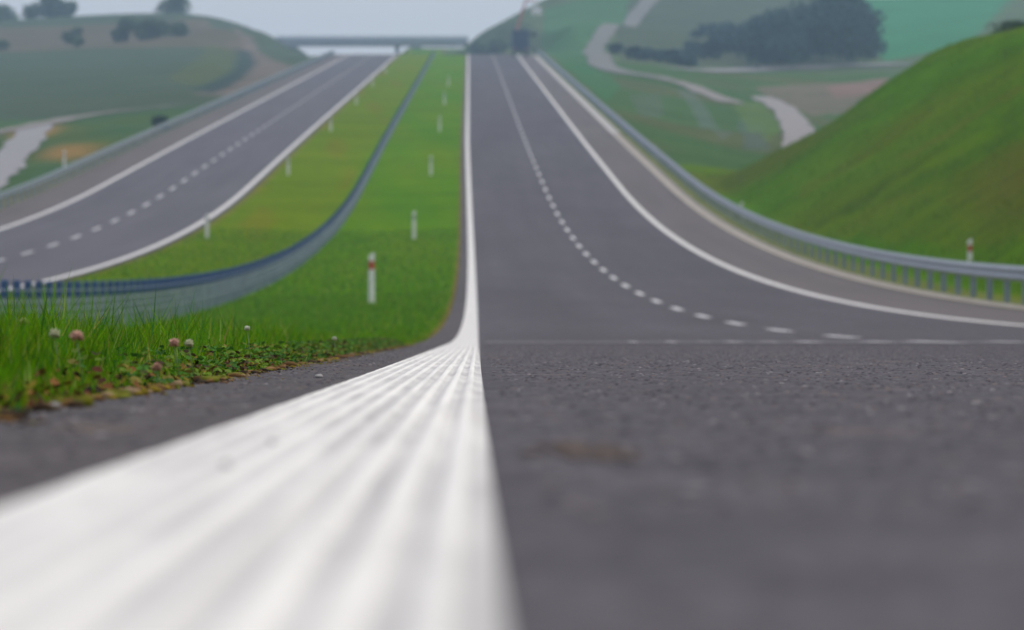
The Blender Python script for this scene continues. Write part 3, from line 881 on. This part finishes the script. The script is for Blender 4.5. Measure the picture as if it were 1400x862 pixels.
tree(1385, 47, 285, .9, 3.0, 'low dark bush on the top of the cutting at the right edge', 'bush', trunk=.05, n=1200, size=.1, zoff=.0)
tree(770, 8, 1190, 4.5, 10, 'bluish wood edge on the hilltop right of the lorry', 'trees', trunk=.05, n=2600, name='copse', tones=[(.03, .07, .06), (.035, .075, .07)])

def forest():
    rnd = np.random.default_rng(3)
    Vs, Fs, Cs = [], [], []; nv = 0; mb = MB()
    spots = []
    for k in range(85):
        px = rnd.uniform(950, 1175)
        u = (px - 945) / 230
        dd = rnd.uniform(815, 1000)
        x = (px - VX) * dd / F
        h = (2.5 + 8.5 * min(1, max(0, u - .06) * 1.25)) * rnd.uniform(.8, 1.15)
        if px > 1150: h *= .8
        if dd > 880: h = h * .75
        spots.append((x, dd, h))
    for k in range(16):                                           # low scrub on the left fringe
        px = rnd.uniform(842, 950); dd = rnd.uniform(815, 850); spots.append(((px - VX) * dd / F, dd, rnd.uniform(.8, 1.8)))
    for x, dd, h in spots:
        g = float(ground(np.array([x]), np.array([dd]))[0]); w = .75 * h + 1.2
        lobes = [((x + rnd.uniform(-.3, .3) * w, dd + rnd.uniform(-.3, .3) * w, g + rnd.uniform(.3, .82) * h), (w * .36, w * .36, h * .24)) for _ in range(6)]
        V, Fc, c = leaf_cloud(lobes, int(350 + 60 * h), .32, [(.02, .058, .06), (.03, .075, .07), (.016, .05, .055)], rnd)
        V[:, 2] = np.maximum(V[:, 2], g)
        Vs.append(V); Fs.append(Fc + nv); Cs.append(c); nv += len(V)
    o = link('forest', np_mesh('forest', np.vstack(Vs), np.vstack(Fs), False, np.vstack(Cs)), M['leaf']); o['kind'] = 'stuff'
forest()

# ------------------------------------------------------------------ near grass, clover, litter
def surf(X, D):
    return np.interp(D, DK, zr(DK)) + cross(X - xs(D))

def blades():
    P = []
    def zone(d0, d1, dens, wmul, xmin=-10.8):
        n = int((d1 - d0) * 12 * dens)
        d = RNG.uniform(d0, d1, n); x = -.45 - RNG.uniform(0, 12, n)
        k = (x > -(.086 * d + .55)) & (x > xmin)
        d, x = d[k], x[k]
        P.append(np.c_[x, d, np.full(len(d), wmul)])
    zone(3.5, 14, 9500, .95); zone(14, 30, 3000, 1.2); zone(30, 60, 560, 2.0); zone(60, 135, 90, 4.0); zone(135, 230, 22, 8.0)
    P = np.vstack(P); x, d, wm = P.T; n = len(x)
    inn = -.45 - x                                              # distance in from the margin
    clump = .5 + .5 * np.sin(x * 9 + 1.3 * np.sin(d * 2.1)) * np.cos(d * 3.1 + 2 * np.sin(x * 5))
    hgt = (.022 + .094 * smooth(.03, .36, inn)) * (.55 + .6 * clump) * RNG.uniform(.55, 1.35, n)
    tall = RNG.random(n) < .07; hgt = np.where(tall & (inn > .08) & (d < 24), hgt * 1.4, hgt)
    hgt = hgt * np.where(d > 18, 1 - .35 * smooth(18, 40, d), 1)
    keep = RNG.random(n) < (np.where(d < 9.5, .16, .42) + .9 * smooth(.02, .15, inn)); x, d, wm, hgt, inn, clump = (q[keep] for q in (x, d, wm, hgt, inn, clump)); n = len(x)
    wd = .0018 * wm * RNG.uniform(.7, 1.5, n)
    az = RNG.uniform(0, 2 * np.pi, n); lean = RNG.uniform(.05, .55, n) * hgt; az2 = RNG.uniform(0, 2 * np.pi, n)
    X = x + 0; z = surf(X + xs(d), d) - .004; X = X + xs(d)
    wx, wy = np.cos(az) * wd, np.sin(az) * wd; lx, ly = np.cos(az2) * lean, np.sin(az2) * lean
    V = np.stack([np.c_[X - wx, d - wy, z], np.c_[X + wx, d + wy, z],
                  np.c_[X - wx * .8 + lx * .3, d - wy * .8 + ly * .3, z + hgt * .55], np.c_[X + wx * .8 + lx * .3, d + wy * .8 + ly * .3, z + hgt * .55],
                  np.c_[X + lx, d + ly, z + hgt]], 1).reshape(-1, 3)
    b = np.arange(n)[:, None] * 5
    Fc = np.concatenate([b + [0, 1, 3], b + [0, 3, 2], b + [2, 3, 4]], 1).reshape(-1, 3)
    pal = np.array([(.085, .245, .002), (.115, .28, .002), (.040, .15, .006), (.17, .31, .002), (.21, .27, .012), (.30, .26, .06), (.03, .17, .035), (.30, .38, .10)])
    pr = np.array([.28, .26, .14, .16, .05, .025, .055, .03])
    ci = RNG.choice(len(pal), n, p=pr)
    ci = np.where((inn < .16) & (RNG.random(n) < .35), RNG.choice([4, 5, 3], n), ci)
    c = pal[ci] * RNG.uniform(.5, 1.4, n)[:, None] * (.85 + .3 * clump)[:, None]
    o = link('grass', np_mesh('grass', V, Fc, False, np.repeat(c, 5, 0)), M['grass']); o['kind'] = 'stuff'
    print('blades', n)
blades()

def slope_grass():
    n = 70000
    d = RNG.uniform(118, 312, n); xr = 12.6 + 26 * RNG.random(n) ** .9
    k = np.sin(xr * 1.9 + 2 * np.sin(d * .31)) + np.cos(d * .47 + xr * .6) + RNG.normal(0, .8, n) > .1
    d, xr = d[k], xr[k]; n = len(d); X = xr + xs(d); z = ground(X, d) - .02
    h = RNG.uniform(.08, .26, n); wd = RNG.uniform(.008, .02, n); a = RNG.uniform(0, 6.28, n); a2 = RNG.uniform(0, 6.28, n); ln = RNG.uniform(.1, .6, n) * h
    V = np.stack([np.c_[X - np.cos(a) * wd, d - np.sin(a) * wd, z], np.c_[X + np.cos(a) * wd, d + np.sin(a) * wd, z], np.c_[X + np.cos(a2) * ln, d + np.sin(a2) * ln, z + h]], 1).reshape(-1, 3)
    pal = np.array([(.065, .185, .002), (.09, .20, .002), (.05, .14, .004), (.13, .17, .01), (.15, .12, .03)])
    c = pal[RNG.choice(5, n, p=[.34, .26, .2, .14, .06])] * RNG.uniform(.6, 1.35, n)[:, None]
    o = link('slope_grass', np_mesh('slope_grass', V, np.arange(3 * n).reshape(-1, 3), False, np.repeat(c, 3, 0)), M['grass']); o['kind'] = 'stuff'
slope_grass()

def clover():
    Vs, Fs, Cs = [], [], []; nv = 0
    n = 4200
    d = 8.6 + 30 * RNG.random(n) ** .95; x = -.455 - RNG.exponential(.06 + .05 * smooth(7, 11, d), n)
    h = (.008 + .045 * smooth(.0, .14, -.455 - x)) * RNG.uniform(.5, 1.35, n)
    pal = np.array([(.03, .11, .012), (.055, .17, .010), (.11, .19, .012), (.055, .035, .015), (.17, .15, .025)])
    for i in range(n):
        z = float(surf(np.array([x[i]]), np.array([d[i]]))[0]) + h[i]
        r = random.uniform(.0035, .0066); a0 = random.uniform(0, 6.28)
        c = pal[np.random.default_rng(i).choice(5, p=[.22, .26, .22, .17, .13])] * random.uniform(.7, 1.3)
        for k in range(3):
            a = a0 + k * 2.094; cx, cy_ = x[i] + math.cos(a) * r * .95, d[i] + math.sin(a) * r * .95
            tx, ty = random.uniform(-.7, .7), random.uniform(-.7, .7)
            q = [(cx + math.cos(t) * r, cy_ + math.sin(t) * r, z + (math.cos(t) * tx + math.sin(t) * ty) * r) for t in np.linspace(0, 2*np.pi, 6, endpoint=False)]
            Vs += q; Fs += [(nv, nv + 1, nv + 2, nv + 3), (nv + 3, nv + 4, nv + 5, nv)]; Cs += [c] * 6; nv += 6
    o = link('clover_leaves', np_mesh('clover_leaves', Vs, Fs, False, np.array(Cs)), M['leaf']); o['kind'] = 'stuff'
clover()

def litter():
    """moss cushions, dry bits and crumbs of soil along the asphalt margin"""
    t = (1 + 5 ** .5) / 2
    ico = np.array([(-1,t,0),(1,t,0),(-1,-t,0),(1,-t,0),(0,-1,t),(0,1,t),(0,-1,-t),(0,1,-t),(t,0,-1),(t,0,1),(-t,0,-1),(-t,0,1)]) / 1.9
    fc = np.array([(0,11,5),(0,5,1),(0,1,7),(0,7,10),(0,10,11),(1,5,9),(5,11,4),(11,10,2),(10,7,6),(7,1,8),(3,9,4),(3,4,2),(3,2,6),(3,6,8),(3,8,9),(4,9,5),(2,4,11),(6,2,10),(8,6,7),(9,8,1)])
    n = 9000
    d = 4.5 + 34 * RNG.random(n) ** 1.4; x = -.462 + RNG.normal(-.02, .034, n) - np.where(d < 9, np.abs(RNG.normal(0, .07, n)), 0) - .012 * np.sin(d * 2.3) - .01 * np.sin(d * 5.7)
    r = RNG.gamma(2.0, .00125, n) + .0012
    r = np.where(d < 9.5, r * 1.4, r); r = np.where(x > -.44, r * .4, r); x = np.minimum(x, -.30)
    pal = np.array([(.17, .095, .035), (.05, .032, .018), (.12, .125, .012), (.10, .055, .022), (.26, .18, .10), (.025, .018, .012), (.19, .14, .012), (.14, .15, .02)])
    patch = (np.sin(d * 1.9) + np.sin(d * .83 + 1) > .2)
    ci = np.where(patch, RNG.choice([0, 2, 4, 6, 7], n), RNG.choice([1, 3, 5, 2, 0], n))
    z = surf(x, d); z = np.where(x > -.47, np.interp(d, DK, zr(DK)), z)
    sc = np.stack([RNG.uniform(.7, 1.6, n), RNG.uniform(.8, 2.4, n), RNG.uniform(.4, .9, n)], 1) * r[:, None]
    ang = RNG.uniform(0, 6.28, n); ca, sa = np.cos(ang), np.sin(ang)
    L = ico[None] * sc[:, None] * RNG.uniform(.75, 1.25, (n, 12, 1))
    V = np.stack([L[..., 0] * ca[:, None] - L[..., 1] * sa[:, None] + x[:, None], L[..., 0] * sa[:, None] + L[..., 1] * ca[:, None] + d[:, None], L[..., 2] + (z + sc[:, 2] * .5)[:, None]], -1).reshape(-1, 3)
    Fc = (fc[None] + np.arange(n)[:, None, None] * 12).reshape(-1, 3)
    c = np.repeat(pal[ci] * RNG.uniform(.7, 1.3, n)[:, None], 12, 0)
    o = link('moss_and_litter', np_mesh('moss_and_litter', V, Fc, False, c), M['litter']); o['kind'] = 'stuff'
litter()

def dead_leaves():
    """withered clover leaves and dark crumbs lying between the blades"""
    n = 2600; V, Fc, Cc = [], [], []
    rnd = random.Random(5)
    pal = [(.10, .035, .018), (.05, .02, .012), (.16, .075, .025), (.022, .015, .010), (.20, .15, .02)]
    for k in range(n):
        d = 5.0 + 20 * rnd.random() ** 1.3; x = -.462 - rnd.expovariate(1 / .06)
        z = float(surf(np.array([x]), np.array([d]))[0]) + rnd.uniform(.002, .045) * min(1, (-.45 - x) / .12)
        r = rnd.uniform(.003, .0085); a = rnd.uniform(0, 6.28); tx, ty = rnd.uniform(-1, 1), rnd.uniform(-1, 1); b = len(V)
        for q in range(6):
            t = a + q * 1.047; rr = r * rnd.uniform(.6, 1.2); dx, dy = math.cos(t) * rr, math.sin(t) * rr
            V.append((x + dx, d + dy, max(z + dx * tx + dy * ty + rnd.uniform(-.2, .3) * r, z - .002)))
        V.append((x, d, z - .25 * r)); Fc += [(b + q, b + (q + 1) % 6, b + 6) for q in range(6)]
        c = np.array(rnd.choice(pal)) * rnd.uniform(.7, 1.3); Cc += [c] * 7
    o = link('withered_leaves', np_mesh('withered_leaves', V, Fc, False, np.array(Cc)), M['litter']); o['kind'] = 'stuff'
dead_leaves()

def flower(px, py, d, r, tone, label, cat='clover flower'):
    x = (px - VX) * d / F; zc = (VY - py) * d / F; g = float(surf(np.array([x]), np.array([d]))[0])
    root = empty('clover_flower', (x, d, g)); tag(root, label, cat, 'clover flowers in the grass edge')
    hz = zc - g
    MB().tube([(.012, .004, -.004), (.006, .001, hz * .5), (0, 0, hz - r * .6)], .0011, 6).build('stem', M['stem'], root, True)
    rnd = random.Random(int(px * 7 + py)); n = 95; V, Fc, Cc = [], [], []
    for k in range(n):
        zz = 1 - 1.75 * (k + .5) / n; a = k * 2.39996; q = math.sqrt(max(0, 1 - zz * zz))
        dv = Vector((q * math.cos(a), q * math.sin(a), zz)).normalized()
        up = (dv + Vector((0, 0, .5))).normalized(); s1 = up.cross(Vector((.3, .2, 1))).normalized(); s2 = up.cross(s1)
        base = Vector((0, 0, hz)) + dv * r * .35; tip = Vector((0, 0, hz)) + dv * r * rnd.uniform(.65, 1.3) + Vector((0, 0, .1 * r)); w = r * .16
        b = len(V)
        V += [base + s1 * w * .5, base + s2 * w * .5, base - s1 * w * .5, base - s2 * w * .5, (base + tip) / 2 + s1 * w, (base + tip) / 2 + s2 * w, (base + tip) / 2 - s1 * w, (base + tip) / 2 - s2 * w, tip + s1 * w * .3, tip + s2 * w * .3, tip - s1 * w * .3, tip - s2 * w * .3]
        for l in (0, 4):
            for j in range(4): Fc.append((b + l + j, b + l + (j + 1) % 4, b + l + 4 + (j + 1) % 4, b + l + 4 + j))
        Fc.append((b + 8, b + 9, b + 10, b + 11))
        cl = np.array(tone[0]) if zz > -.15 else np.array(tone[1])
        Cc += [cl * rnd.uniform(.8, 1.2)] * 12
    link('flower_head', np_mesh('flower_head', [tuple(v) for v in V], Fc, False, np.array(Cc)), M['leaf'], root)
CREAM = ((.62, .62, .42), (.34, .36, .16)); PINK = ((.66, .40, .32), (.42, .22, .14)); PALE = ((.70, .72, .58), (.4, .42, .2))
flower(75, 458, 8.6, .0082, CREAM, 'cream clover head at the far left, left of the larger pink one')
flower(105, 461, 8.3, .0092, PINK, 'largest pink clover head, right of the cream one at the far left')
flower(238, 470, 9.6, .0086, PINK, 'pink clover head right above the asphalt margin, touching a cream one')
flower(258, 471, 9.9, .0078, CREAM, 'cream clover head touching the pink one above the asphalt margin')
flower(338, 450, 13.0, .0066, PALE, 'small white clover head standing alone in front of the smooth grass')
flower(214, 504, 8.6, .0075, ((.52, .30, .22), (.3, .17, .1)), 'low faded pink clover head down by the asphalt edge')
flower(457, 464, 18.8, .008, PALE, 'farthest pale clover head near where the grass edge meets the line')
flower(33, 441, 9.5, .0075, ((.36, .42, .14), (.25, .32, .08)), 'yellowish green clover bud among the tall blades at the far left')

def pebble(px, py, d, r, label, m='stone', cat='pebble', lift=0.):
    x = (px - VX) * d / F; z = float(np.interp(d, DK, zr(DK)))
    o = MB().lump((0, 0, 0), r, 2, .12, (1.3, 1.0, .7), random.Random(int(px))).build(cat.replace(' ', '_'), M[m], None, True)
    o.location = (x, d, z + r * .55 + lift); tag(o, label, cat)
pebble(75, 561, 6.2, .0055, 'pale pebble on the asphalt margin at the lower left below the grass edge')
pebble(436, 517, 10.4, .006, 'white pebble on the asphalt margin close to the ribbed white line')
pebble(372, 617, 3.97, .0022, 'upper grey crumb of dirt lying on the ribbed white line', 'crumb', 'dirt crumb', .005)
pebble(309, 650, 3.30, .0022, 'lower grey crumb of dirt lying on the ribbed white line', 'crumb', 'dirt crumb', .005)
